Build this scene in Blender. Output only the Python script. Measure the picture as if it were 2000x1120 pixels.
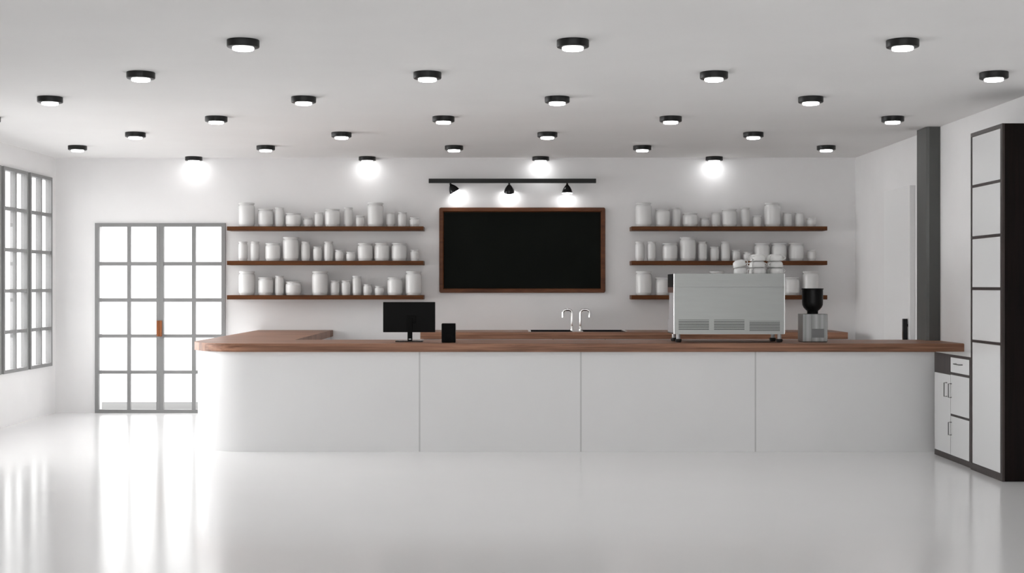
import bpy, bmesh, math, random
from mathutils import Vector, Matrix
random.seed(3)
sc = bpy.context.scene
for o in list(bpy.data.objects):
    bpy.data.objects.remove(o)
COL = sc.collection
R = math.radians
PI = math.pi

# ------------------------------------------------------------------ camera, sky, exposure
F = 2700.0                      # focal length in pixels of the 2000 px frame
CX, CY, EYE = 986.4, 560.0, 1.65
cam_data = bpy.data.cameras.new('camera')
cam_data.sensor_width = 36.0
cam_data.lens = F / 2000.0 * 36.0
cam_data.shift_x = (1000.0 - CX) / 2000.0
cam_data.clip_end = 200
cam = bpy.data.objects.new('camera', cam_data)
COL.objects.link(cam)
cam.location = (0, 0, EYE)
cam.rotation_euler = (R(90), 0, 0)
sc.camera = cam

world = bpy.data.worlds.new('sky')
sc.world = world
world.use_nodes = True
wn = world.node_tree.nodes
wl = world.node_tree.links
wn.clear()
w_out = wn.new('ShaderNodeOutputWorld')
w_bg = wn.new('ShaderNodeBackground')
w_bg.inputs['Color'].default_value = (1.0, 1.0, 1.0, 1)
SKY_BASE, SKY_LEFT, SKY_FRONT, SKY_BACK, SKY_TOP = 0.66, 4.7, 0.45, 0.25, 0.8     # overcast sky, brightest on the window side
w_tc = wn.new('ShaderNodeTexCoord'); w_sep = wn.new('ShaderNodeSeparateXYZ')
wl.new(w_tc.outputs['Generated'], w_sep.inputs[0])
w_dot = wn.new('ShaderNodeVectorMath'); w_dot.operation = 'DOT_PRODUCT'
w_dot.inputs[1].default_value = (-0.966, 0.26, 0.0)
wl.new(w_tc.outputs['Generated'], w_dot.inputs[0])
def sky_term(axis, lo, hi, gain, prev):
    mr = wn.new('ShaderNodeMapRange'); mr.interpolation_type = 'SMOOTHSTEP'
    mr.inputs['From Min'].default_value = lo; mr.inputs['From Max'].default_value = hi
    mr.inputs['To Min'].default_value = 0.0; mr.inputs['To Max'].default_value = gain
    wl.new(w_dot.outputs['Value'] if axis == 'L' else w_sep.outputs[axis], mr.inputs['Value'])
    ad = wn.new('ShaderNodeMath'); ad.operation = 'ADD'
    wl.new(mr.outputs['Result'], ad.inputs[0])
    if prev is None: ad.inputs[1].default_value = SKY_BASE
    else: wl.new(prev, ad.inputs[1])
    return ad.outputs[0]
w_s = sky_term('L', 0.45, 0.95, SKY_LEFT, None)
w_dn = wn.new('ShaderNodeMapRange')            # the ground outside is dimmer than the sky
w_dn.inputs['From Min'].default_value = -0.35; w_dn.inputs['From Max'].default_value = 0.1
w_dn.inputs['To Min'].default_value = 0.3; w_dn.inputs['To Max'].default_value = 1.0
wl.new(w_sep.outputs['Z'], w_dn.inputs['Value'])
w_ml = wn.new('ShaderNodeMath'); w_ml.operation = 'MULTIPLY'
wl.new(w_s, w_ml.inputs[0]); wl.new(w_dn.outputs['Result'], w_ml.inputs[1])
w_s = w_ml.outputs[0]
w_s = sky_term('Y', 0.2, -0.6, SKY_FRONT, w_s)
w_s = sky_term('Y', 0.3, 0.9, SKY_BACK, w_s)
w_s = sky_term('Z', 0.25, 0.9, SKY_TOP, w_s)
wl.new(w_s, w_bg.inputs['Strength'])
wl.new(w_bg.outputs[0], w_out.inputs[0])

sc.view_settings.view_transform = 'Standard'
sc.view_settings.look = 'None'
sc.view_settings.gamma = 1.0
sc.view_settings.use_curve_mapping = False
sc.view_settings.exposure = 1.45
sc.cycles.max_bounces = 14
sc.cycles.diffuse_bounces = 10
sc.cycles.glossy_bounces = 6
sc.cycles.transparent_max_bounces = 16

LAMP = 8.0      # brightness of the downlight diffusers
SPOT = 8.5

# ------------------------------------------------------------------ room measures
YW = 18.04                      # back wall face
XL, XR = -5.868, 4.57           # side wall faces
HC = EYE + 1.68                 # ceiling
YF = -3.5                       # front end left open behind the camera so sky light reaches the room
WTL = 0.05; WT = 0.23                       # wall thickness
def PX(px, Y): return (px - CX) * Y / F
def PZ(py, Y): return EYE - (py - CY) * Y / F

# ------------------------------------------------------------------ materials
def srgb(r, g, b):
    f = lambda c: (c / 255 / 12.92) if c / 255 <= 0.04045 else ((c / 255 + 0.055) / 1.055) ** 2.4
    return (f(r), f(g), f(b), 1)
def mat(name, color, rough=0.5, metal=0.0, spec=0.5, coat=0.0, coat_rough=0.05):
    m = bpy.data.materials.new(name)
    m.use_nodes = True
    b = m.node_tree.nodes['Principled BSDF']
    b.inputs['Base Color'].default_value = color if len(color) == 4 else (*color, 1)
    b.inputs['Roughness'].default_value = rough
    b.inputs['Metallic'].default_value = metal
    b.inputs['Specular IOR Level'].default_value = spec
    b.inputs['Coat Weight'].default_value = coat
    b.inputs['Coat Roughness'].default_value = coat_rough
    return m
def vary(m, c1, c2, scale=(1, 1, 1), noise=4.0, detail=6, rough_in=0.6, lo=0.3, hi=0.7, bump=0.0):
    """Noise-driven colour between c1 and c2 in object space."""
    n, l = m.node_tree.nodes, m.node_tree.links
    b = n['Principled BSDF']
    tc = n.new('ShaderNodeTexCoord'); mp = n.new('ShaderNodeMapping')
    mp.inputs['Scale'].default_value = scale
    nz = n.new('ShaderNodeTexNoise')
    nz.inputs['Scale'].default_value = noise
    nz.inputs['Detail'].default_value = detail
    nz.inputs['Roughness'].default_value = rough_in
    rp = n.new('ShaderNodeValToRGB')
    rp.color_ramp.elements[0].position = lo; rp.color_ramp.elements[0].color = c1
    rp.color_ramp.elements[1].position = hi; rp.color_ramp.elements[1].color = c2
    l.new(tc.outputs['Object'], mp.inputs['Vector'])
    l.new(mp.outputs['Vector'], nz.inputs['Vector'])
    l.new(nz.outputs['Fac'], rp.inputs['Fac'])
    l.new(rp.outputs['Color'], b.inputs['Base Color'])
    if bump:
        bp = n.new('ShaderNodeBump')
        bp.inputs['Strength'].default_value = bump
        bp.inputs['Distance'].default_value = 0.004
        l.new(nz.outputs['Fac'], bp.inputs['Height'])
        l.new(bp.outputs['Normal'], b.inputs['Normal'])
    return m
def wood(name, dark, light, scale, rough=0.45, spec=0.4, end_scale=None):
    m = mat(name, light, rough, spec=spec)
    n, l = m.node_tree.nodes, m.node_tree.links
    b = n['Principled BSDF']
    tc = n.new('ShaderNodeTexCoord'); mp = n.new('ShaderNodeMapping')
    mp.inputs['Scale'].default_value = scale
    l.new(tc.outputs['Object'], mp.inputs['Vector'])
    vec = mp.outputs['Vector']
    if end_scale:                        # upright streaks where the board ends show
        ge = n.new('ShaderNodeNewGeometry'); sp = n.new('ShaderNodeSeparateXYZ'); ab = n.new('ShaderNodeMath'); ab.operation = 'ABSOLUTE'
        gt = n.new('ShaderNodeMath'); gt.operation = 'GREATER_THAN'; gt.inputs[1].default_value = 0.72
        mp2 = n.new('ShaderNodeMapping'); mp2.inputs['Scale'].default_value = end_scale
        mv = n.new('ShaderNodeMix'); mv.data_type = 'VECTOR'
        l.new(ge.outputs['Normal'], sp.inputs[0]); l.new(sp.outputs['X'], ab.inputs[0]); l.new(ab.outputs[0], gt.inputs[0])
        l.new(tc.outputs['Object'], mp2.inputs['Vector'])
        l.new(gt.outputs[0], mv.inputs['Factor']); l.new(vec, mv.inputs[4]); l.new(mp2.outputs['Vector'], mv.inputs[5])
        vec = mv.outputs[1]
    n1 = n.new('ShaderNodeTexNoise')
    n1.inputs['Scale'].default_value = 1.0; n1.inputs['Detail'].default_value = 8; n1.inputs['Roughness'].default_value = 0.62
    n1.inputs['Distortion'].default_value = 0.6
    n2 = n.new('ShaderNodeTexNoise')
    n2.inputs['Scale'].default_value = 4.5; n2.inputs['Detail'].default_value = 5; n2.inputs['Roughness'].default_value = 0.7
    l.new(vec, n1.inputs['Vector']); l.new(vec, n2.inputs['Vector'])
    mx = n.new('ShaderNodeMath'); mx.operation = 'MULTIPLY_ADD'
    mx.inputs[1].default_value = 0.35
    l.new(n2.outputs['Fac'], mx.inputs[0]); l.new(n1.outputs['Fac'], mx.inputs[2])
    rp = n.new('ShaderNodeValToRGB')
    rp.color_ramp.elements[0].position = 0.48; rp.color_ramp.elements[0].color = dark
    rp.color_ramp.elements[1].position = 0.86; rp.color_ramp.elements[1].color = light
    l.new(mx.outputs[0], rp.inputs['Fac'])
    l.new(rp.outputs['Color'], b.inputs['Base Color'])
    return m
def emitter(name, strength, color=(1, 1, 1, 1)):
    m = bpy.data.materials.new(name); m.use_nodes = True
    n, l = m.node_tree.nodes, m.node_tree.links
    n.clear()
    o = n.new('ShaderNodeOutputMaterial'); e = n.new('ShaderNodeEmission')
    e.inputs['Color'].default_value = color; e.inputs['Strength'].default_value = strength
    l.new(e.outputs[0], o.inputs[0])
    return m
def glass(name):
    m = bpy.data.materials.new(name); m.use_nodes = True
    n, l = m.node_tree.nodes, m.node_tree.links
    n.clear()
    o = n.new('ShaderNodeOutputMaterial'); mix = n.new('ShaderNodeMixShader')
    t = n.new('ShaderNodeBsdfTransparent'); g = n.new('ShaderNodeBsdfGlossy'); lw = n.new('ShaderNodeLayerWeight')
    g.inputs['Roughness'].default_value = 0.02
    lw.inputs['Blend'].default_value = 0.5
    pw = n.new('ShaderNodeMath'); pw.operation = 'POWER'; pw.inputs[1].default_value = 5.0
    ma = n.new('ShaderNodeMath'); ma.operation = 'MULTIPLY_ADD'; ma.inputs[1].default_value = 0.6; ma.inputs[2].default_value = 0.03
    l.new(lw.outputs['Facing'], pw.inputs[0]); l.new(pw.outputs[0], ma.inputs[0])
    l.new(ma.outputs[0], mix.inputs[0]); l.new(t.outputs[0], mix.inputs[1]); l.new(g.outputs[0], mix.inputs[2])
    l.new(mix.outputs[0], o.inputs[0])
    return m

WHITE_WALL = vary(mat('wall_paint', (.8, .8, .8), 0.6, spec=0.3), (.775, .77, .77, 1), (.815, .81, .81, 1), noise=1.2)
CEIL = vary(mat('ceiling_paint', (.8, .8, .8), 0.75, spec=0.2), (.82, .815, .81, 1), (.85, .845, .84, 1), noise=0.8)
FLOOR = vary(mat('polished_floor', (.85, .85, .85), 0.15, spec=0.6), (.835, .835, .835, 1), (.865, .865, .865, 1), noise=0.5)
TERRACE = vary(mat('terrace_paving', (.11, .11, .108), 0.9, spec=0.1), (.10, .10, .098, 1), (.12, .12, .118, 1), noise=2)
WALNUT = wood('walnut_worktop', srgb(92, 60, 43), srgb(168, 124, 100), (0.7, 9, 30), rough=0.42, spec=0.25, end_scale=(10, 10, 1.0))
SHELFWOOD = wood('shelf_oak', srgb(74, 41, 16), srgb(104, 61, 29), (1.2, 22, 22), rough=0.5, spec=0.2)
FRAMEWOOD = wood('frame_oak', srgb(72, 38, 17), srgb(106, 62, 34), (2.5, 14, 14), rough=0.4, spec=0.25)
HANDLEWOOD = wood('handle_teak', srgb(112, 60, 24), srgb(150, 86, 40), (20, 20, 4), rough=0.5)
DARKWOOD = wood('wenge', srgb(8, 5, 4), srgb(22, 12, 10), (40, 40, 1.6), rough=0.4, spec=0.1)
DARKFRAME = wood('wenge_frame', srgb(36, 28, 26), srgb(58, 48, 45), (30, 30, 2), rough=0.4)
ALU = vary(mat('grey_aluminium', (.23, .23, .23), 0.5, spec=0.3), (.222, .222, .222, 1), (.24, .24, .24, 1), noise=3)
GLASS = glass('window_glass')
BLACK_SATIN = mat('black_satin', (.009, .009, .009), 0.4, spec=0.3)
SCREEN_BLACK = mat('monitor_black', (.003, .003, .003), 0.5, spec=0.1)
BLACK_GLOSS = mat('black_gloss', (.004, .004, .0045), 0.15, spec=0.3)
PRINTER_BLACK = mat('printer_black', (.002, .002, .0022), 0.3, spec=0.03)
BLACK_MATT = mat('black_matt', (.003, .003, .003), 0.6, spec=0.1)
BOARD = vary(mat('chalkboard', (.003, .004, .003), 0.55, spec=0.08), (.0022, .0032, .0022, 1), (.0034, .0044, .003, 1), noise=3)
PANEL = vary(mat('white_lacquer', (.74, .74, .74), 0.3, spec=0.3), (.725, .725, .725, 1), (.755, .755, .755, 1), noise=0.7)
GREYSTRIP = mat('grey_joint', (.52, .52, .52), 0.5)
CERAMIC = mat('white_ceramic', (.68, .68, .675), 0.26, spec=0.4)
CERAMIC_LID = mat('white_ceramic_lid', (.60, .60, .595), 0.3, spec=0.35)
CUP = mat('cup_porcelain', (.72, .72, .71), 0.25, spec=0.35)
STEEL = vary(mat('brushed_steel', (.32, .33, .32), 0.42, metal=1.0), (.312, .32, .312, 1), (.326, .335, .326, 1), scale=(1, 1, 8), noise=3)
STEEL_V = vary(mat('upright_brushed_steel', (.5, .5, .5), 0.28, metal=1.0), (.17, .17, .17, 1), (.34, .345, .34, 1), scale=(14, 14, 0.2), noise=1.2, lo=0.35, hi=0.65, bump=0.25)
BRIGHT = mat('polished_steel', (.85, .85, .85), 0.12, metal=1.0)
CHROME = mat('chrome', (.82, .81, .80), 0.07, metal=1.0)
GREYMETAL = mat('grey_metal', (.42, .42, .43), 0.4, metal=0.6)
RUBBER = mat('black_rubber', (.015, .015, .015), 0.65)
WALNUT_TRIM = wood('walnut_trim', srgb(58, 32, 20), srgb(88, 52, 34), (20, 20, 20), rough=0.4)
DARKGREY = vary(mat('dark_grey_paint', (.075, .077, .073), 0.5), (.07, .072, .068, 1), (.082, .083, .079, 1), noise=2)
WHITEDOOR = mat('white_door', (.80, .80, .80), 0.3)
GLOSSWHITE = mat('white_gloss_front', (.72, .725, .725), 0.16)
STONE = mat('white_stone', (.72, .73, .71), 0.3)
HANDLE_STEEL = mat('handle_steel', (.16, .16, .16), 0.35, metal=0.8)
LAMP_EM = emitter('lamp_diffuser', LAMP)
SPOT_EM = emitter('spot_diffuser', SPOT)

# ------------------------------------------------------------------ mesh helpers
def box(bm, x0, x1, y0, y1, z0, z1, bev=0.0, seg=2):
    x0, x1 = min(x0, x1), max(x0, x1); y0, y1 = min(y0, y1), max(y0, y1); z0, z1 = min(z0, z1), max(z0, z1)
    t = bmesh.new()
    bmesh.ops.create_cube(t, size=1)
    for v in t.verts:
        v.co = Vector((x0 + (v.co.x + .5) * (x1 - x0), y0 + (v.co.y + .5) * (y1 - y0), z0 + (v.co.z + .5) * (z1 - z0)))
    if bev:
        bmesh.ops.bevel(t, geom=list(t.edges), offset=bev, segments=seg, affect='EDGES', profile=0.5)
    merge(bm, t)
    return bm
def merge(bm, t):
    me = bpy.data.meshes.new('tmp'); t.to_mesh(me); t.free()
    bm.from_mesh(me); bpy.data.meshes.remove(me)
def lathe(bm, prof, cx=0, cy=0, seg=32, caps=True):
    """Profile of (radius, z) turned about the vertical through cx, cy."""
    rings = []
    for r, z in prof:
        if r < 1e-6:
            rings.append([bm.verts.new((cx, cy, z))])
        else:
            rings.append([bm.verts.new((cx + r * math.cos(2 * PI * k / seg), cy + r * math.sin(2 * PI * k / seg), z)) for k in range(seg)])
    for a, b in zip(rings, rings[1:]):
        for k in range(seg):
            k2 = (k + 1) % seg
            if len(a) == 1 and len(b) == 1: continue
            if len(a) == 1: bm.faces.new((a[0], b[k2], b[k]))
            elif len(b) == 1: bm.faces.new((a[k], a[k2], b[0]))
            else: bm.faces.new((a[k], a[k2], b[k2], b[k]))
    if caps:
        if len(rings[0]) > 1: bm.faces.new(list(reversed(rings[0])))
        if len(rings[-1]) > 1: bm.faces.new(rings[-1])
    return bm
def tube(bm, pts, r, seg=14, caps=True):
    pts = [Vector(p) for p in pts]
    rings = []
    prev_n = None
    for i, p in enumerate(pts):
        d = (pts[min(i + 1, len(pts) - 1)] - pts[max(i - 1, 0)]).normalized()
        if prev_n is None:
            n = d.orthogonal().normalized()
        else:
            n = (prev_n - d * prev_n.dot(d)).normalized()
        prev_n = n
        b = d.cross(n)
        rings.append([bm.verts.new(p + (n * math.cos(2 * PI * k / seg) + b * math.sin(2 * PI * k / seg)) * r) for k in range(seg)])
    for a, b in zip(rings, rings[1:]):
        for k in range(seg):
            bm.faces.new((a[k], a[(k + 1) % seg], b[(k + 1) % seg], b[k]))
    if caps:
        bm.faces.new(list(reversed(rings[0]))); bm.faces.new(rings[-1])
    return bm
def prism(bm, poly, z0, z1):
    """Polygon in plan (x, y) pulled up from z0 to z1."""
    a = [bm.verts.new((x, y, z0)) for x, y in poly]
    b = [bm.verts.new((x, y, z1)) for x, y in poly]
    n = len(poly)
    bm.faces.new(list(reversed(a))); bm.faces.new(b)
    for k in range(n):
        bm.faces.new((a[k], a[(k + 1) % n], b[(k + 1) % n], b[k]))
    return bm
def prism_x(bm, poly, x0, x1):
    """Polygon in side view (y, z) pulled from x0 to x1."""
    a = [bm.verts.new((x0, y, z)) for y, z in poly]
    b = [bm.verts.new((x1, y, z)) for y, z in poly]
    n = len(poly)
    bm.faces.new(list(reversed(a))); bm.faces.new(b)
    for k in range(n):
        bm.faces.new((a[k], a[(k + 1) % n], b[(k + 1) % n], b[k]))
    return bm
def obj(name, bm, m, parent=None, base=None, smooth=False):
    """Link a bmesh as ONE mesh object. With base, the mesh was drawn in room coordinates and is moved to sit on that base point."""
    if base is not None:
        bmesh.ops.translate(bm, verts=list(bm.verts), vec=-Vector(base))
    bmesh.ops.recalc_face_normals(bm, faces=list(bm.faces))
    me = bpy.data.meshes.new(name)
    bm.to_mesh(me); bm.free()
    me.materials.append(m)
    if smooth:
        for p in me.polygons: p.use_smooth = True
        me.set_sharp_from_angle(angle=R(38))
    o = bpy.data.objects.new(name, me)
    COL.objects.link(o)
    if parent is not None:
        o.parent = parent
    elif base is not None:
        o.location = base
    return o
def tag(o, label, cat, group=None, kind=None):
    o['label'] = label; o['category'] = cat
    if group: o['group'] = group
    if kind: o['kind'] = kind
    return o
def thing(name, label, cat, loc, group=None, kind=None):
    o = bpy.data.objects.new(name, None)
    o.empty_display_size = 0.1
    COL.objects.link(o); o.location = loc
    return tag(o, label, cat, group, kind)
def copy_tree(src, loc, label, rot=None, parent=None):
    c = src.copy(); COL.objects.link(c)
    if parent is None:
        c.location = loc; c['label'] = label
        if rot is not None: c.rotation_euler = rot
    else:
        c.parent = parent
    for ch in src.children:
        copy_tree(ch, None, None, None, c)
    return c
B = bmesh.new

# ------------------------------------------------------------------ the room shell
def struct(name, bm, m, label, cat, base=(0, 0, 0)):
    o = obj(name, bm, m, None, base)
    return tag(o, label, cat, kind='structure')

# ground floor slab
struct('floor', box(B(), XL - WT, XR + WT, YF, YW + WT, -0.12, 0), FLOOR, 'glossy white polished floor in front of the counter', 'floor')
struct('ceiling', box(B(), XL - WT, XR + WT, YF, YW + WT, HC, HC + 0.12), CEIL, 'plain white ceiling carrying rows of black round lamps', 'ceiling')

# back wall with the opening of the glass door
DX0, DX1, DZ = PX(189, YW), PX(436, YW), PZ(440, YW)
b = B()
box(b, XL - WT, DX0, YW, YW + WT, 0, HC)
box(b, DX1, XR + WT, YW, YW + WT, 0, HC)
box(b, DX0, DX1, YW, YW + WT, DZ, HC)
struct('wall_back', b, WHITE_WALL, 'white back wall carrying shelves and chalkboard', 'wall')
b = B()
box(b, XL, XR, YW - 0.02, YW, HC - 0.018, HC)
struct('trim_1', b, WHITE_WALL, 'thin white trim where back wall meets ceiling', 'trim')

# left wall with window openings
WIN_W, WIN_P, WZ0, WZ1 = 0.82, 0.905, 0.627, 3.055
wins = [(17.83 - k * WIN_P - WIN_W, 17.83 - k * WIN_P) for k in range(6)]  # the three nearest the camera are out of view, added for light and reflections
b = B()
edges = sorted(wins)
m_ = 0.03
box(b, XL - WTL, XL, YF, YW + WT, 0, WZ0 + m_)
box(b, XL - WTL, XL, YF, YW + WT, WZ1 - m_, HC)
cur = YF
for y0, y1 in edges:
    box(b, XL - WTL, XL, cur, y0 + m_, WZ0 + m_, WZ1 - m_)
    cur = y1 - m_
box(b, XL - WTL, XL, cur, YW + WT, WZ0 + m_, WZ1 - m_)
struct('wall_left', b, WHITE_WALL, 'white side wall with tall grey framed windows', 'wall')
struct('wall_right', box(B(), XR, XR + WT, YF, YW + WT, 0, HC), WHITE_WALL, 'white side wall behind the tall cabinet', 'wall')

# ground outside the glass door
b = box(B(), XL - WT, 3.0, YW + WT, 19.73, -0.12, 0.0)
struct('trim_2', b, TERRACE, 'grey paved strip outside the glass door', 'paving')

# windows: two columns by five rows of panes, standing 3 cm proud of the wall
def window(n, y0, y1, label):
    t = thing('window_%d' % n, label, 'window', (XL, (y0 + y1) / 2, WZ0), kind='structure')
    base = t.location.copy()
    xo, xi = XL - 0.045, XL + 0.0315
    fr = B(); w = 0.042
    box(fr, xo, xi, y0, y0 + w, WZ0, WZ1); box(fr, xo, xi, y1 - w, y1, WZ0, WZ1)
    box(fr, xo, xi, y0 + w, y1 - w, WZ1 - w, WZ1); box(fr, xo, xi, y0 + w, y1 - w, WZ0, WZ0 + w)
    f = obj('window_frame', fr, ALU, t, base)
    mb = B(); ym = (y0 + y1) / 2
    box(mb, xo + .005, xi - .002, ym - .02, ym + .02, WZ0 + w, WZ1 - w)
    for k in range(1, 5):
        z = WZ0 + (WZ1 - WZ0) * k / 5
        box(mb, xo + .005, xi - .004, y0 + w, y1 - w, z - .021, z + .021)
    obj('glazing_bar', mb, ALU, t, base)
    g = B(); box(g, XL + 0.010, XL + 0.014, y0 + w - .01, y1 - w + .01, WZ0 + w - .01, WZ1 - w + .01)
    obj('window_glass', g, GLASS, t, base)
    return t
order = ['nearest the back corner', 'second from the back corner', 'third from the back corner', 'fourth from the back corner, added out of view',
         'fifth from the back corner, added out of view', 'sixth from the back corner, added out of view']
for k, (y0, y1) in enumerate(wins):
    window(k + 1, y0, y1, 'tall grey framed window of small panes, ' + ['beside the back corner'] [0] if k == 0 else 'tall grey framed window of small panes, ' + order[k])

# glass double door in the back wall
t = thing('door_1', 'grey framed glass double door with wooden pull handles', 'door', (PX(313, YW), YW, 0), kind='structure')
base = t.location.copy()
Yd = YW - 0.03
sx = lambda p: PX(p, Yd)
sz = lambda p: PZ(p, Yd)
yi, yo = Yd, YW + 0.03
zs = [(512, 519), (583, 590), (653.5, 660), (724.4, 730.8)]
for (l0, l1, m0, m1, r0, r1) in ((185.3, 192, 248, 254.3, 305.2, 312), (312.2, 319, 374.6, 381.3, 432.2, 440)):
    fr = B()
    ztop, zt2, zb2 = sz(436), sz(443), sz(800.6)
    box(fr, sx(l0), sx(l1), yi, yo, 0.0, ztop); box(fr, sx(r0), sx(r1), yi, yo, 0.0, ztop)
    box(fr, sx(l1), sx(r0), yi, yo, zt2, ztop); box(fr, sx(l1), sx(r0), yi, yo, 0.0, zb2)
    leaf = obj('door_leaf', fr, ALU, t, base)
    mb = B()
    box(mb, sx(m0), sx(m1), yi + .003, yo - .003, zb2, zt2)
    for a, c in zs:
        box(mb, sx(l1), sx(r0), yi + .004, yo - .004, sz(c), sz(a))
    obj('glazing_bar', mb, ALU, leaf)
    bm_ = leaf.children[0].data
    for v in bm_.vertices: v.co = v.co - base
    g = B(); box(g, sx(l1) - .005, sx(r0) + .005, YW - .002, YW + .002, zb2 - .005, zt2 + .005)
    gl = obj('door_glass', g, GLASS, leaf)
    for v in gl.data.vertices: v.co = v.co - base
for x0, x1 in ((307.0, 312.0), (312.4, 317.2)):
    h = B()
    box(h, sx(x0), sx(x1), Yd - 0.035, Yd - 0.012, sz(657.5), sz(626.5), 0.004)
    box(h, sx((x0 + x1) / 2) - .008, sx((x0 + x1) / 2) + .008, Yd - 0.013, Yd, sz(652), sz(648))
    box(h, sx((x0 + x1) / 2) - .008, sx((x0 + x1) / 2) + .008, Yd - 0.013, Yd, sz(636), sz(632))
    o = obj('door_handle', h, HANDLEWOOD, t, base); o['label'] = 'wooden pull handle'

# white door slab on the cabinet-side wall
t = thing('door_2', 'plain white door on the side wall with black upright handle', 'door', (XR, 15.92, 0), kind='structure')
base = t.location.copy()
obj('door_leaf', box(B(), 4.508, XR, 15.40, 16.45, 0.0, 2.78, 0.004), WHITEDOOR, t, base)
h = B()
box(h, 4.452, 4.500, 15.455, 15.50, 0.72, 1.289, 0.004)
box(h, 4.49, 4.509, 15.465, 15.49, 0.80, 0.83); box(h, 4.49, 4.509, 15.465, 15.49, 1.20, 1.23)
o = obj('door_handle', h, BLACK_GLOSS, t, base); o['label'] = 'black upright bar handle'

# dark pillar on the cabinet-side wall
pl = prism(B(), [(XR, 14.515), (XR, 14.87), (4.43, 14.87), (4.43, 14.54), (4.455, 14.515), (4.50, 14.515)], 0, HC)
o = obj('pillar', pl, DARKGREY, None, (XR, 14.69, 0))
o.data.transform(Matrix.Identity(4))
tag(o, 'dark grey pillar running floor to ceiling on the white side wall', 'pillar', kind='structure')

# ------------------------------------------------------------------ ceiling lamps
S = 2.247
rows = [  # depth, phase, column numbers, row name
    (9.42, .2057, (-1, 0, 1), 'front row'),
    (10.84, -.271, (-1, 0, 1, 2), 'second row from the front'),
    (12.25, .2057, (-2, -1, 0, 1), 'third row from the front'),
    (13.67, -.271, (-2, -1, 0, 1, 2), 'fourth row from the front'),
    (15.08, .2057, (-2, -1, 0, 1), 'third row from the back wall'),
    (16.50, -.271, (-2, -1, 0, 1, 2), 'second row from the back wall'),
    (17.905, .2057, (-2, -1, 0, 1), 'row against the back wall')]
ORD = ['first', 'second', 'third', 'fourth', 'fifth', 'sixth', 'seventh', 'eighth', 'ninth', 'tenth', 'eleventh', 'twelfth', 'thirteenth']
lamp0 = None
for Y, ph, ks, rname in rows:
    for i, k in enumerate(ks):
        x = (ph + k) * S
        if ph < 0 and k == 2: x = 1.706 * S
        label = '%s black round ceiling lamp from the window wall, %s' % (ORD[i], rname)
        if lamp0 is None:
            lamp0 = thing('ceiling_lamp', label, 'lamp', (x, Y, HC), 'black ceiling lamps')
            lathe_prof = [(0, 0), (.108, 0), (.110, -.002), (.110, -.043), (.1075, -.0485), (.101, -.0515), (.0, -.0515)]
            hs = obj('housing', lathe(B(), lathe_prof, seg=48), BLACK_SATIN, lamp0, smooth=True)
            df = obj('diffuser', lathe(B(), [(0, -.0505), (.072, -.0505), (.072, -.062), (.069, -.067), (.062, -.0695), (0, -.0705)], seg=48), LAMP_EM, lamp0, smooth=True)
            df['label'] = 'glowing white disc'
        else:
            copy_tree(lamp0, (x, Y, HC), label)

# ------------------------------------------------------------------ track with three spot heads
YT = 17.93
tx = lambda p: PX(p, YT); tz = lambda p: PZ(p, YT)
t = thing('track_rail', 'long black lighting track on the wall above the chalkboard', 'track', (tx(1000), YT, tz(349.5)))
base = t.location.copy()
obj('rail', box(B(), tx(837.4), tx(1164), YT - .03, YT + .03, tz(357.8), tz(349.5), 0.002), BLACK_SATIN, t, base)
for px in (880, 1122):
    obj('bracket', box(B(), tx(px) - .03, tx(px) + .03, YT + .03, YW, tz(356), tz(351.5)), BLACK_SATIN, t, base)
head0 = None
for px, rx, ry, label in ((879.0, 4, -30, 'black spotlight on the track tilted towards the cabinets'),
                          (994.5, 24, 0, 'black spotlight on the track aimed back at the wall, middle of three'),
                          (1107.7, -3, 0, 'black spotlight on the track pointing straight down')):
    loc = (tx(px), YT, tz(357.8) - .006)
    rot = (R(rx), R(ry), 0)
    if head0 is None:
        head0 = thing('spotlight', label, 'spotlight', loc, 'track spotlights'); head0.rotation_euler = rot
        obj('swivel', lathe(B(), [(0, .003), (.010, .003), (.013, -.002), (.013, -.012), (.016, -.018), (0, -.018)], seg=20), BLACK_GLOSS, head0, smooth=True)
        obj('shade', lathe(B(), [(.010, -.014), (.018, -.020), (.032, -.036), (.047, -.058), (.059, -.082), (.066, -.104), (.068, -.112), (.068, -.124), (.0655, -.126), (.0655, -.118), (.055, -.09), (.03, -.05), (0, -.045)], seg=40), BLACK_GLOSS, head0, smooth=True)
        o = obj('lamp_face', lathe(B(), [(0, -.121), (.0650, -.121), (.0650, -.128), (.060, -.1315), (0, -.132)], seg=40), SPOT_EM, head0, smooth=True)
        o['label'] = 'glowing white lamp face'
    else:
        copy_tree(head0, loc, label, rot)

# ------------------------------------------------------------------ chalkboard
YB = YW - 0.05
cx_ = lambda p: PX(p, YB); cz_ = lambda p: PZ(p, YB)
t = thing('chalkboard', 'large blank black chalkboard in a brown wooden frame on the wall', 'chalkboard', (cx_(1020), YW, cz_(572.5)))
base = t.location.copy()
x0, x1, z0, z1 = cx_(857.7), cx_(1182.5), cz_(572.3), cz_(405.4)
a0, a1, c0, c1 = cx_(866.5), cx_(1173.6), cz_(564), cz_(414.2)
fb = B()
def ring(xa, xb, za, zb, c, y):
    return [(xa + c, y, za), (xb - c, y, za), (xb - c * .3, y, za + c * .3), (xb, y, za + c), (xb, y, zb - c), (xb - c * .3, y, zb - c * .3), (xb - c, y, zb), (xa + c, y, zb), (xa + c * .3, y, zb - c * .3), (xa, y, zb - c), (xa, y, za + c), (xa + c * .3, y, za + c * .3)]
loops = [ring(x0, x1, z0, z1, .022, YW), ring(x0, x1, z0, z1, .022, YB + .012), ring(x0 + .006, x1 - .006, z0 + .006, z1 - .006, .02, YB),
         ring(a0 - .012, a1 + .012, c0 - .012, c1 + .012, .004, YB), ring(a0, a1, c0, c1, .003, YB + .018), ring(a0, a1, c0, c1, .003, YW)]
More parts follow.
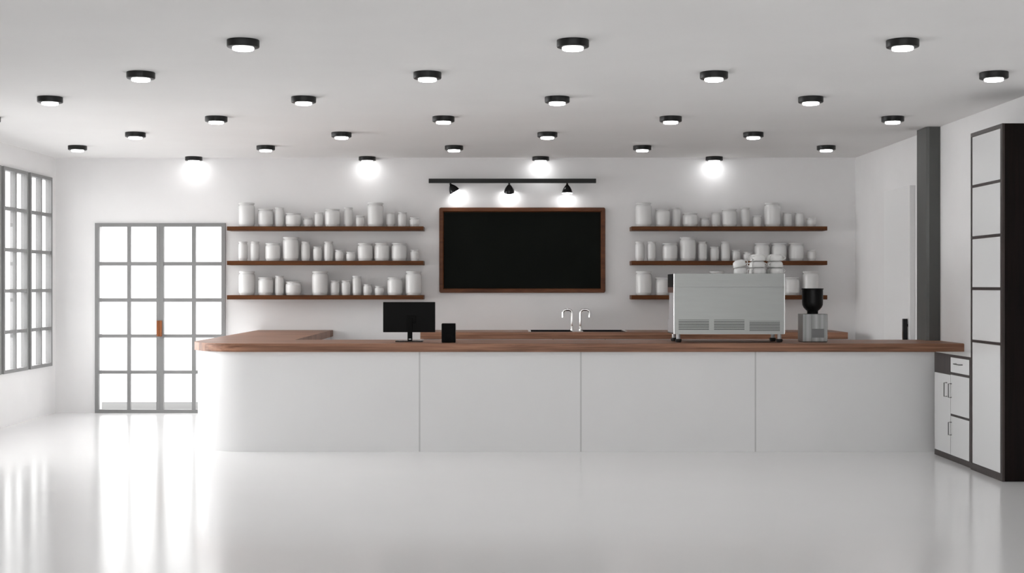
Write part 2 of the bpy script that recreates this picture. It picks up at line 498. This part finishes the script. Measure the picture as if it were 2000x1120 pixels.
vl = [[fb.verts.new(p) for p in lp] for lp in loops]
vl.append(vl[0])
for p, q in zip(vl, vl[1:]):
    n = len(p)
    for k in range(n):
        fb.faces.new((p[k], p[(k + 1) % n], q[(k + 1) % n], q[k]))
o = obj('frame', fb, FRAMEWOOD, t, base)
o['label'] = 'brown wooden frame'
obj('board', box(B(), a0 - .002, a1 + .002, YB + .025, YW - .002, c0 - .002, c1 + .002), BOARD, t, base)

# ------------------------------------------------------------------ shelves and jars
YS = 17.76
shx = lambda p: PX(p, YS); shz = lambda p: PZ(p, YS)
shelf_z = [(shz(442.5), shz(450.5)), (shz(509.8), shz(518)), (shz(577), shz(585.4))]
names = ['top', 'middle', 'lowest']
for side, (x0, x1) in (('beside the glass door', (shx(443), shx(827))), ('behind the espresso machine', (shx(1233.5), shx(1616)))):
    for (za, zb), nm in zip(shelf_z, names):
        o = obj('wall_shelf', box(B(), x0, x1, YS, YW, zb, za, 0.003), SHELFWOOD, None, ((x0 + x1) / 2, YW, zb))
        tag(o, '%s long brown wooden wall shelf holding white jars, %s' % (nm, side), 'shelf', 'brown wall shelves')

JAR = {  # width, height (m) and how it looks
    'big': (.209, .310, 'tall broad'), 'wide': (.198, .230, 'medium broad'), 'slim': (.118, .250, 'tall slim'),
    'squat': (.203, .176, 'low broad'), 'small': (.124, .117, 'tiny'), 'short': (.117, .187, 'medium slim'), 'mini': (.114, .142, 'small slim')}
protos = {}
def jar(kind, x, z, label, group):
    w, h, _ = JAR[kind]
    y = YS + 0.125 + random.uniform(-.006, .006)
    if kind in protos:
        return copy_tree(protos[kind], (x, y, z), label)
    r = w / 2
    t = thing('jar', label, 'jar', (x, y, z), group)
    s = min(.05, h * .2)                 # height of the shoulder
    lid = max(.014, min(.024, h * .078))
    top = h - lid
    neck = r * .86
    prof = [(0, .0), (r * .85, .0), (r * .88, .003), (r * .945, .026), (r * .95, .029), (r * .985, .031), (r * .995, .040), (r, .05), (r, top - s - .01)]
    for k in range(1, 7):
        a = k / 6 * PI / 2
        prof.append((neck + (r - neck) * math.cos(a), top - s - .01 + s * math.sin(a)))
    prof += [(neck * .98, top - .004), (neck * .98, top + .002), (0, top + .002)]
    obj('body', lathe(B(), prof, seg=40), CERAMIC, t, smooth=True)
    rl = r * .955
    lp = [(0, top), (rl * .94, top), (rl, top + .003), (rl * 1.005, top + lid * .5), (rl, h - .003), (rl * .96, h), (rl * .80, h), (rl * .78, h - .004), (0, h - .004)]
    obj('lid', lathe(B(), lp, seg=40), CERAMIC_LID, t, smooth=True)
    protos[kind] = t
    return t
L1 = [('big', 172, 323), ('wide', 350, 498), ('slim', 508, 595), ('squat', 608, 755), ('small', 772, 862), ('short', 876, 962), ('wide', 974, 1118),
      ('slim', 1150, 1236), ('mini', 1262, 1343), ('big', 1367, 1524), ('short', 1543, 1628), ('short', 1653, 1738), ('small', 1762, 1852)]
L2 = [('slim', 170, 257), ('slim', 282, 363), ('wide', 422, 563), ('big', 580, 737), ('slim', 753, 836), ('short', 866, 948), ('slim', 967, 1050),
      ('mini', 1068, 1150), ('small', 1171, 1263), ('wide', 1280, 1420), ('wide', 1433, 1575), ('wide', 1594, 1737), ('mini', 1770, 1848)]
L3 = [('big', 176, 322), ('wide', 352, 497), ('slim', 508, 593), ('squat', 608, 755), ('big', 854, 1005), ('short', 1026, 1110), ('short', 1130, 1213),
      ('slim', 1230, 1313), ('mini', 1331, 1412), ('small', 1434, 1525), ('wide', 1555, 1697), ('big', 1726, 1874)]
YJ = YS + .125
for row, (lst, nm) in enumerate(((L1, 'top'), (L2, 'middle'), (L3, 'lowest'))):
    for i, (kd, a, c) in enumerate(lst):
        px = 430 + (a + c) / 2 / 4.762
        jar(kd, PX(px, YJ), shelf_z[row][0], '%s white jar, %s from the glass door on the %s shelf' % (JAR[kd][2], ORD[i], nm), 'white jars on the wall shelves')
for row, (lst, nm) in enumerate(((L1, 'top'), (L2, 'middle'), (L3, 'lowest'))):
    for i, (kd, a, c) in enumerate(lst):
        px = 430 + (a + c) / 2 / 4.762 + 775.0
        if row == 2:
            if i in (2, 3, 5, 6, 7, 8, 9): continue
            lab = {0: 'tall broad white jar at the chalkboard end of the lowest shelf behind the espresso machine',
                   1: 'medium broad white jar half hidden by the dark side of the espresso machine',
                   4: 'tall broad white jar with only its lid showing above the espresso machine',
                   10: 'medium broad white jar on the lowest shelf between espresso machine and grinder',
                   11: 'tall broad white jar standing behind the black hopper of the grinder'}[i]
        else:
            lab = '%s white jar, %s from the chalkboard on the %s shelf above the espresso machine' % (JAR[kd][2], ORD[i], nm)
        jar(kd, PX(px, YJ), shelf_z[row][0], lab, 'white jars on the wall shelves')

# ------------------------------------------------------------------ back worktop, cabinets, sink
HT, TH = 1.082, 0.084           # worktop height and thickness
YBW = 17.135
wx0, wx1 = PX(820.9, YBW), 4.25
bowls = [(PX(1036.3, 17.5), PX(1117, 17.5)), (PX(1137.5, 17.5), PX(1219, 17.5))]
by0, by1 = 17.36, 17.86
b = B()
box(b, wx0, bowls[0][0], YBW, YW - .002, HT - TH, HT)
box(b, bowls[0][1], bowls[1][0], YBW, YW - .002, HT - TH, HT)
box(b, bowls[1][1], wx1, YBW, YW - .002, HT - TH, HT)
for x0, x1 in bowls:
    box(b, x0, x1, YBW, by0, HT - TH, HT); box(b, x0, x1, by1, YW - .002, HT - TH, HT)
o = obj('worktop', b, WALNUT, None, (0, YW, HT))
tag(o, 'straight brown wooden worktop along the back wall with sink', 'worktop')
t = thing('sink', 'double bowl sink with dark basins set in the back worktop', 'sink', ((bowls[0][1] + bowls[1][0]) / 2, 17.6, HT))
base = t.location.copy()
rm = B()
X0, X1 = bowls[0][0] - .03, bowls[1][1] + .03
for (xa, xb) in ((bowls[0][0], bowls[0][1]), (bowls[1][0], bowls[1][1])):
    box(rm, xa, xb, by0 - .03, by0 + .005, HT, HT + .006); box(rm, xa, xb, by1 - .005, by1 + .04, HT, HT + .006)
o = obj('rim', rm, BLACK_MATT, t, base); o['label'] = 'black rim'
for (xa, xb) in ((X0, bowls[0][0] + .004), (bowls[0][1] - .004, bowls[1][0] + .004), (bowls[1][1] - .004, X1)):
    o = obj('ledge', box(B(), xa, xb, by0 - .03, by1 + .04, HT, HT + .0065, .002), BRIGHT, t, base); o['label'] = 'polished steel ledge'
for x0, x1 in bowls:
    q = B()
    x0 += .006; x1 -= .006; ya, yb = by0 + .006, by1 - .006; zz = HT - .19
    box(q, x0, x1, ya, yb, zz, zz + .006)
    box(q, x0, x0 + .006, ya, yb, zz, HT); box(q, x1 - .006, x1, ya, yb, zz, HT)
    box(q, x0, x1, ya, ya + .006, zz, HT); box(q, x0, x1, yb - .006, yb, zz, HT)
    o = obj('basin', q, BLACK_MATT, t, base); o['label'] = 'dark sink basin'
# taps
YTP = 17.882
for px, d, label in ((1117.1, -1, 'chrome gooseneck tap over the sink bowl nearer the monitor'), (1133.6, 1, 'chrome gooseneck tap over the sink bowl nearer the espresso machine')):
    x = PX(px, YTP)
    t = thing('tap', label, 'tap', (x, YTP, HT + .006), 'chrome taps')
    r, top, reach, br = .0165, .262, .118, .045
    obj('base_ring', lathe(B(), [(0, 0), (.022, 0), (.022, .012), (.019, .018), (.019, .045), (.017, .05), (0, .05)], seg=24), CHROME, t, smooth=True)
    pts = [(0, 0, .0), (0, 0, .1), (0, 0, top - br)]
    for k in range(1, 9):
        a = k / 8 * PI / 2
        pts.append((d * (br - br * math.cos(a)), 0, top - br + br * math.sin(a)))
    for k in range(1, 9):
        a = k / 8 * PI / 2
        pts.append((d * (reach - br + br * math.sin(a)), 0, top - br + br * math.cos(a)))
    pts.append((d * reach, 0, top - .10))
    obj('spout', tube(B(), pts, r, 18), CHROME, t, smooth=True)
# base cabinets under it
cabs = [(wx0 + .02, -.3756 - .324)] + [(-.3756 - .324 + .648 * k, -.3756 + .324 + .648 * k) for k in range(7)] + [(-.3756 - .324 + .648 * 7, wx1 - .01)]
for i, (x0, x1) in enumerate(cabs):
    t = thing('base_cabinet', '%s white base cabinet from the monitor end under the back worktop' % ORD[i], 'cabinet', ((x0 + x1) / 2, 17.6, 0), 'white base cabinets under the back worktop')
    base = t.location.copy()
    obj('body', box(B(), x0, x1, YBW + .05, YW - .003, 0, HT - TH - .001 if not (x1 > bowls[0][0] - .05 and x0 < bowls[1][1] + .05) else HT - .20), PANEL, t, base)
    d = obj('door', box(B(), x0 + .003, x1 - .003, YBW + .028, YBW + .05, .08, HT - TH - .002, .002), PANEL, t, base)
    h = box(B(), (x0 + x1) / 2 - .012, (x0 + x1) / 2 + .012, YBW + .006, YBW + .028, HT - TH - .03, HT - TH - .012, .003)
    o = obj('handle', h, BLACK_SATIN, d); o['label'] = 'small dark pull'
    for v in o.data.vertices: v.co = v.co - base

# ------------------------------------------------------------------ the big counter
YC0, YC1 = 13.755, 14.75
XW0, XW1 = -3.222, -2.245
RC = 0.66
arc = [(XW0 + RC - RC * math.cos(R(a)), YC0 + RC - RC * math.sin(R(a))) for a in range(0, 91, 5)]
poly = [(XW0, YW - .002)] + arc + [(XR - .001, YC0), (XR - .001, 14.512), (4.427, 14.512), (4.427, YC1), (XW1, YC1), (XW1, YW - .002)]
b = prism(B(), poly, HT - TH, HT)
bmesh.ops.bevel(b, geom=[e for e in b.edges if abs(e.verts[0].co.z - e.verts[1].co.z) < 1e-6], offset=.004, segments=2, affect='EDGES')
o = obj('worktop', b, WALNUT, None, (0, YC0, HT))
tag(o, 'long brown wooden counter top with rounded corner carrying the espresso machine', 'worktop')
t = thing('counter', 'long white glossy counter base with rounded corner and grey joints', 'counter', (0.6, YC0 + .5, 0))
base = t.location.copy()
IN, THK = .035, .03
xa, ya = XW0 + IN, YC0 + IN
rc = RC - IN
zt = HT - TH - .001
seams = [PX(819.5, ya), PX(1134.5, ya), PX(1475.5, ya)]
outer = [(xa, YW - .001)] + [(xa + rc - rc * math.cos(R(a)), ya + rc - rc * math.sin(R(a))) for a in range(0, 91, 3)] + [(seams[0] - .008, ya)]
inner = [(seams[0] - .008, ya + THK)] + [(xa + rc - (rc - THK) * math.cos(R(a)), ya + rc - (rc - THK) * math.sin(R(a))) for a in range(90, -1, -3)] + [(xa + THK, YW - .001)]
o = obj('front_panel', prism(B(), outer + inner, 0, zt), PANEL, t, base, smooth=True); o['label'] = 'curved white panel wrapping the corner'
ends = seams + [XR - .001]
for k in range(3):
    obj('front_panel', box(B(), ends[k] + .008, ends[k + 1] - (.008 if k < 2 else 0), ya, ya + THK, 0, zt), PANEL, t, base)
for s in seams:
    o = obj('joint_strip', box(B(), s - .008, s + .008, ya + .001, ya + THK, 0, zt), GREYSTRIP, t, base); o['label'] = 'narrow grey joint strip'
obj('back_panel', box(B(), XW1 - .03 - .03, 4.427, YC1 - .06, YC1 - .03, 0, zt), PANEL, t, base)
obj('back_panel', box(B(), XW1 - .06, XW1 - .03, YC1 - .03, YW - .001, 0, zt), PANEL, t, base)

# ------------------------------------------------------------------ monitor
YM = 14.2
mx = lambda p, y=YM: PX(p, y)
mz = lambda p, y=YM: PZ(p, y)
t = thing('monitor', 'black computer monitor seen from behind on the wooden counter', 'monitor', (mx(800), YM, HT))
base = t.location.copy()
obj('screen_housing', box(B(), mx(747.6), mx(849.6), YM + .03, YM + .055, mz(649.6), mz(590.4), .004), SCREEN_BLACK, t, base)
mp = B()
box(mp, mx(794), mx(812.5), YM + .018, YM + .031, mz(632), mz(617), .003)
obj('mount_plate', mp, BLACK_MATT, t, base)
obj('neck', box(B(), mx(795.8), mx(805.3), YM + .0, YM + .018, HT + .012, mz(622), .003), BLACK_MATT, t, base)
o = obj('badge', box(B(), mx(798.4), mx(803.0), YM - .0015, YM, mz(663.6), mz(662.0)), mat('badge_white', (.75, .75, .75), .4), t, base); o['label'] = 'small white badge on the neck'
bs = box(B(), mx(773), mx(826.5), YM - .07, YM + .10, HT, HT + .012, .004)
obj('base', bs, BLACK_GLOSS, t, base)

# black box beside it
YK = 13.95
t = thing('receipt_printer', 'small black box shaped printer on the counter beside the monitor', 'printer', (PX(876, YK), YK + .08, HT))
base = t.location.copy()
kx0, kx1 = PX(862.3, YK), PX(889.3, YK)
obj('body', box(B(), kx0, kx1, YK, YK + .15, HT, PZ(633, YK), .004), PRINTER_BLACK, t, base)
obj('slot', box(B(), kx0 + .05, kx1 - .025, YK - .002, YK + .002, PZ(664, YK), PZ(652.5, YK), .0015), BLACK_MATT, t, base)
obj('cover', box(B(), kx0 + .003, kx1 - .003, YK + .003, YK + .147, PZ(633, YK), PZ(633, YK) + .003), PRINTER_BLACK, t, base)

# ------------------------------------------------------------------ espresso machine
YE = 14.0
ex = lambda p: PX(p, YE)
ez = lambda p: PZ(p, YE)
x0, x1 = ex(1315.6), ex(1533.0)
zb, ztp = ez(653.3), ez(534.7)
t = thing('espresso_machine', 'large steel espresso machine seen from behind on the wooden counter', 'coffee machine', ((x0 + x1) / 2, YE + .25, HT))
base = t.location.copy()
YE2, YEM = 14.50, 14.36
# C-shaped carcass: upper body over the group heads, waist, drip tray
zu, zl = ez(570), ez(624.5)
prof = [(YE + .012, zb), (YE2 - .01, zb), (YE2 - .01, zl), (YEM, zl), (YEM, zu), (YE2 - .01, zu), (YE2 - .01, ztp - .002), (YE + .012, ztp - .002)]
obj('carcass', prism_x(B(), prof, x0 + .012, x1 - .012), GREYMETAL, t, base)
bp = B()
zseam, zline = ez(561.3), ez(548.8)
box(bp, x0 + .006, x1 - .006, YE, YE + .012, zb, zseam - .002)
box(bp, x0 + .006, x1 - .006, YE, YE + .012, zseam + .002, zline - .002)
box(bp, x0 + .006, x1 - .006, YE - .0018, YE + .012, zline - .0022, zline + .0022)
box(bp, x0 + .006, x1 - .006, YE, YE + .012, zline + .002, ztp, .001)
back = obj('back_panel', bp, STEEL, t, base)
for gx0, gx1, gy0, gy1 in ((1325.4, 1384.8, 625, 643.8), (1394.6, 1454, 625, 643.8), (1463.9, 1523.2, 628, 646)):
    sl = B()
    for k in range(7):
        z = PZ(gy0 + (gy1 - gy0) * k / 6, YE)
        hh = .0028 if k else .0014
        box(sl, ex(gx0), ex(gx1), YE - .0012, YE + .004, z - hh, z + hh)
    o = obj('vent_grille', sl, BLACK_MATT, back); o['label'] = 'set of dark ventilation slots'
    for v in o.data.vertices: v.co = v.co - base
for xx in (x0 - .001, x1 - .009):
    sp = B()
    box(sp, xx, xx + .010, YE - .004, YE + .02, zb, ztp, .003)
    o = obj('edge_trim', sp, BRIGHT, t, base); o['label'] = 'bright polished edge'
for xx in (x0, x1 - .012):
    s1 = B(); box(s1, xx, xx + .012, YE + .02, YE2, zu + .045, ztp - .004)
    s = obj('side_panel', s1, BLACK_MATT, t, base); s['label'] = 'black upper side panel'
    s2 = B(); box(s2, xx, xx + .012, YE + .02, YE2, zu - .012, zu + .045)
    o = obj('side_trim', s2, WALNUT_TRIM, t, base); o['label'] = 'brown wooden side trim'
    s3 = prism_x(B(), [(YE + .02, zb + .012), (YE2, zb + .012), (YE2, zl), (YEM + .012, zl), (YEM + .012, zu - .012), (YE + .02, zu - .012)], xx, xx + .012)
    obj('side_panel', s3, GREYMETAL, t, base)
obj('cup_rail', box(B(), x0 + .012, x1 - .012, YE2 - .012, YE2, ztp - .02, ztp - .006), BRIGHT, t, base)
obj('drip_tray', box(B(), x0 + .015, x1 - .015, YEM, YE2 - .012, zl, zl + .01), BLACK_SATIN, t, base)
obj('lower_edge', box(B(), x0, x1, YE + .02, YE2, zb, zb + .012), BLACK_SATIN, t, base)
for k in range(3):
    gx = x0 + .22 + k * .355
    g = B(); lathe(g, [(0, zu), (.04, zu), (.04, zu - .05), (.032, zu - .07), (0, zu - .07)], gx, YE2 - .07, 24)
    gh = obj('group_head', g, CHROME, t, base, smooth=True)
    hd = tube(B(), [(gx, YE2 - .04, zu - .06), (gx, YE2 + .04, zu - .07), (gx, YE2 + .11, zu - .08)], .014, 12)
    o = obj('portafilter_handle', hd, BLACK_SATIN, gh, smooth=True)
    for v in o.data.vertices: v.co = v.co - base
for fx, fy in ((1324.8, YE + .07), (1522, YE + .07), (1324.0, YE + .40), (1521.4, YE + .40)):
    X = PX(fx, YE + .07)
    lg = lathe(B(), [(0, HT + .03), (.020, HT + .03), (.020, zb), (0, zb)], X, fy, 20)
    l_ = obj('leg', lg, GREYMETAL, t, base, smooth=True)
    ft = lathe(B(), [(0, HT), (.026, HT), (.033, HT + .012), (.034, HT + .028), (.028, HT + .034), (0, HT + .034)], X, fy, 24)
    o = obj('rubber_foot', ft, RUBBER, l_, smooth=True); o['label'] = 'black rubber foot'
    for v in o.data.vertices: v.co = v.co - base

# cups stored upside down on the machine
ctop = ztp + .0005
cup0 = None
def cup(x, y, z, rz, label, tilt=(0, 0)):
    global cup0
    rot = (R(tilt[0]), R(tilt[1]), R(rz))
    if cup0:
        return copy_tree(cup0, (x, y, z), label, rot)
    t = thing('cup', label, 'cup', (x, y, z), 'white cups stacked on the espresso machine')
    t.rotation_euler = rot
    out = [(.0665, .0), (.0675, .003), (.0675, .018), (.066, .034), (.062, .047), (.054, .0575), (.044, .0635), (.035, .0655), (.035, .0695), (.030, .0695), (.030, .0655), (0, .0655)]
    inn = [(.0645, .0), (.0645, .018), (.063, .033), (.059, .045), (.051, .055), (.041, .061), (0, .063)]
    obj('body', lathe(B(), list(reversed(inn)) + out, seg=40, caps=False), CUP, t, smooth=True)
    hp = []
    for k in range(11):
        a = -PI / 2 + PI * k / 10
        hp.append((.058 + .030 * math.cos(a), 0, .029 + .019 * math.sin(a)))
    obj('handle', tube(B(), hp, .0052, 10), CUP, t, smooth=True)
    cup0 = t
    return t
stacks = [  # px, depth, number of cups, handle directions, where
    (1446.0, 14.25, 2, (35, 8), 'chalkboard end'),
    (1482.0, 14.25, 3, (200, 20, 205), 'middle front stack'),
    (1516.3, 14.25, 3, (-15, 190, -12), 'grinder end, front stack'),
    (1476.2, 14.405, 3, (170, 160, 200), 'middle rear stack'),
    (1509.6, 14.405, 3, (185, 30, 25), 'grinder end, rear stack')]
LV = {2: ['lower', 'upper tilted'], 3: ['bottom', 'middle', 'top']}
for px, y, n, hs_, where in stacks:
    x = PX(px, y)
    for k in range(n):
        tilt = (0, 0)
        z = ctop + k * .0665
        dx = 0
        if n == 2 and k == 1:
            tilt = (0, -15); z += .008; dx = -.004
        cup(x + dx, y, z, hs_[k] if not (n == 2 and k == 1) else 0, '%s white cup upside down on the espresso machine, %s' % (LV[n][k], where), tilt)

# ------------------------------------------------------------------ coffee grinder
YG = 14.07
gx = lambda p: PX(p, YG); gz = lambda p: PZ(p, YG)
x0, x1 = gx(1568.0), gx(1616.5)
t = thing('coffee_grinder', 'steel coffee grinder with black bowl hopper on the wooden counter', 'grinder', ((x0 + x1) / 2, YG + .12, HT))
base = t.location.copy()
zt_ = gz(613.8)
obj('body', box(B(), x0, x1, YG, YG + .24, HT + .004, zt_, .004), STEEL_V, t, base)
obj('front_plate', box(B(), gx(1585.6), gx(1609.6), YG - .0015, YG + .002, gz(660), gz(642.6)), mat('dark_steel_plate', (.13, .13, .13), .35, metal=1), t, base)
obj('base', box(B(), x0 + .006, x1 - .006, YG + .006, YG + .234, HT, HT + .005), RUBBER, t, base)
hx, hy = PX(1587, 14.19), 14.19
k_ = 14.19 / F
zr = PZ(563.6, 14.19); zbw = PZ(607.5, 14.19)
hp = [(0, zt_), (.056, zt_), (.056, zbw - .004), (.062, zbw + .004), (.078, zbw + .018), (.094, zbw + .038), (.104, zbw + .062), (.106, zbw + .09), (.106, zr - .016), (.111, zr - .012), (.112, zr - .002), (.109, zr),
      (.103, zr), (.100, zr - .02), (.098, zbw + .07), (.06, zbw + .02), (0, zbw + .012)]
o = obj('hopper', lathe(B(), hp, hx, hy, 48), mat('hopper_black', (.0035, .0035, .0035), .35, spec=.15), t, base, smooth=True); o['label'] = 'black bowl shaped hopper'

# ------------------------------------------------------------------ tall cabinet and low cabinet
TY0, TY1, TX = 11.675, 12.47, 4.20
TZ = 3.03
t = thing('tall_cabinet', 'tall dark wood cabinet with stacked white panels against the side wall', 'cabinet', ((TX + XR) / 2, (TY0 + TY1) / 2, 0))
base = t.location.copy()
obj('body', box(B(), TX + .02, XR - .002, TY0, TY1, 0, TZ, .003), DARKWOOD, t, base)
fr = B()
box(fr, TX, TX + .02, TY0, TY0 + .05, 0, TZ); box(fr, TX, TX + .02, TY1 - .025, TY1, 0, TZ)
zsplit = [(0, .062), (1.150, 1.171), (1.620, 1.642), (2.077, 2.099), (2.538, 2.560), (2.995, TZ)]
for a, c in zsplit:
    box(fr, TX, TX + .02, TY0 + .05, TY1 - .025, a, c)
obj('front_frame', fr, DARKFRAME, t, base)
for k in range(5):
    z0, z1 = zsplit[k][1], zsplit[k + 1][0]
    o = obj('door' if k == 0 else 'panel', box(B(), TX + .006, TX + .022, TY0 + .052, TY1 - .027, z0 + .002, z1 - .002), GLOSSWHITE, t, base)

LY0, LY1, LX, LZ = 12.53, 13.60, 4.225, 1.008
t = thing('low_cabinet', 'low dark framed cabinet with white doors at the end of the counter', 'cabinet', ((LX + XR) / 2, 13.05, 0))
base = t.location.copy()
obj('body', box(B(), LX, XR - .002, LY0, LY1, 0, LZ - .003), DARKFRAME, t, base)
obj('stone_top', box(B(), LX + .012, XR - .002, LY0 + .002, LY1 - .002, LZ - .003, LZ), STONE, t, base)
def front(name, ya_, yb_, z0, z1, handle):
    d = obj(name, box(B(), LX - .003, LX + .002, ya_, yb_, z0, z1, .002), GLOSSWHITE, t, base)
    if handle[0] == 'v':
        yy, za, zc = handle[1:]
        pts = [(LX - .003, yy, za), (LX - .032, yy, za), (LX - .032, yy, zc), (LX - .003, yy, zc)]
    else:
        zz, ya2, yb2 = handle[1:]
        pts = [(LX - .003, ya2, zz), (LX - .032, ya2, zz), (LX - .032, yb2, zz), (LX - .003, yb2, zz)]
    o = obj('handle', tube(B(), pts, .005, 8), HANDLE_STEEL, d); o['label'] = 'thin grey bar handle'
    for v in o.data.vertices: v.co = v.co - base
YMID = 13.105
front('door', YMID + .006, LY1 - .012, .056, .81, ('v', YMID + .10, .60, .73))
front('drawer', LY0 + .05, YMID - .006, .84, .98, ('h', .925, 12.76, 12.93))
front('door', LY0 + .05, YMID - .006, .446, .815, ('v', YMID - .03, .60, .73))
front('door', LY0 + .05, YMID - .006, .056, .424, ('v', YMID - .03, .245, .365))
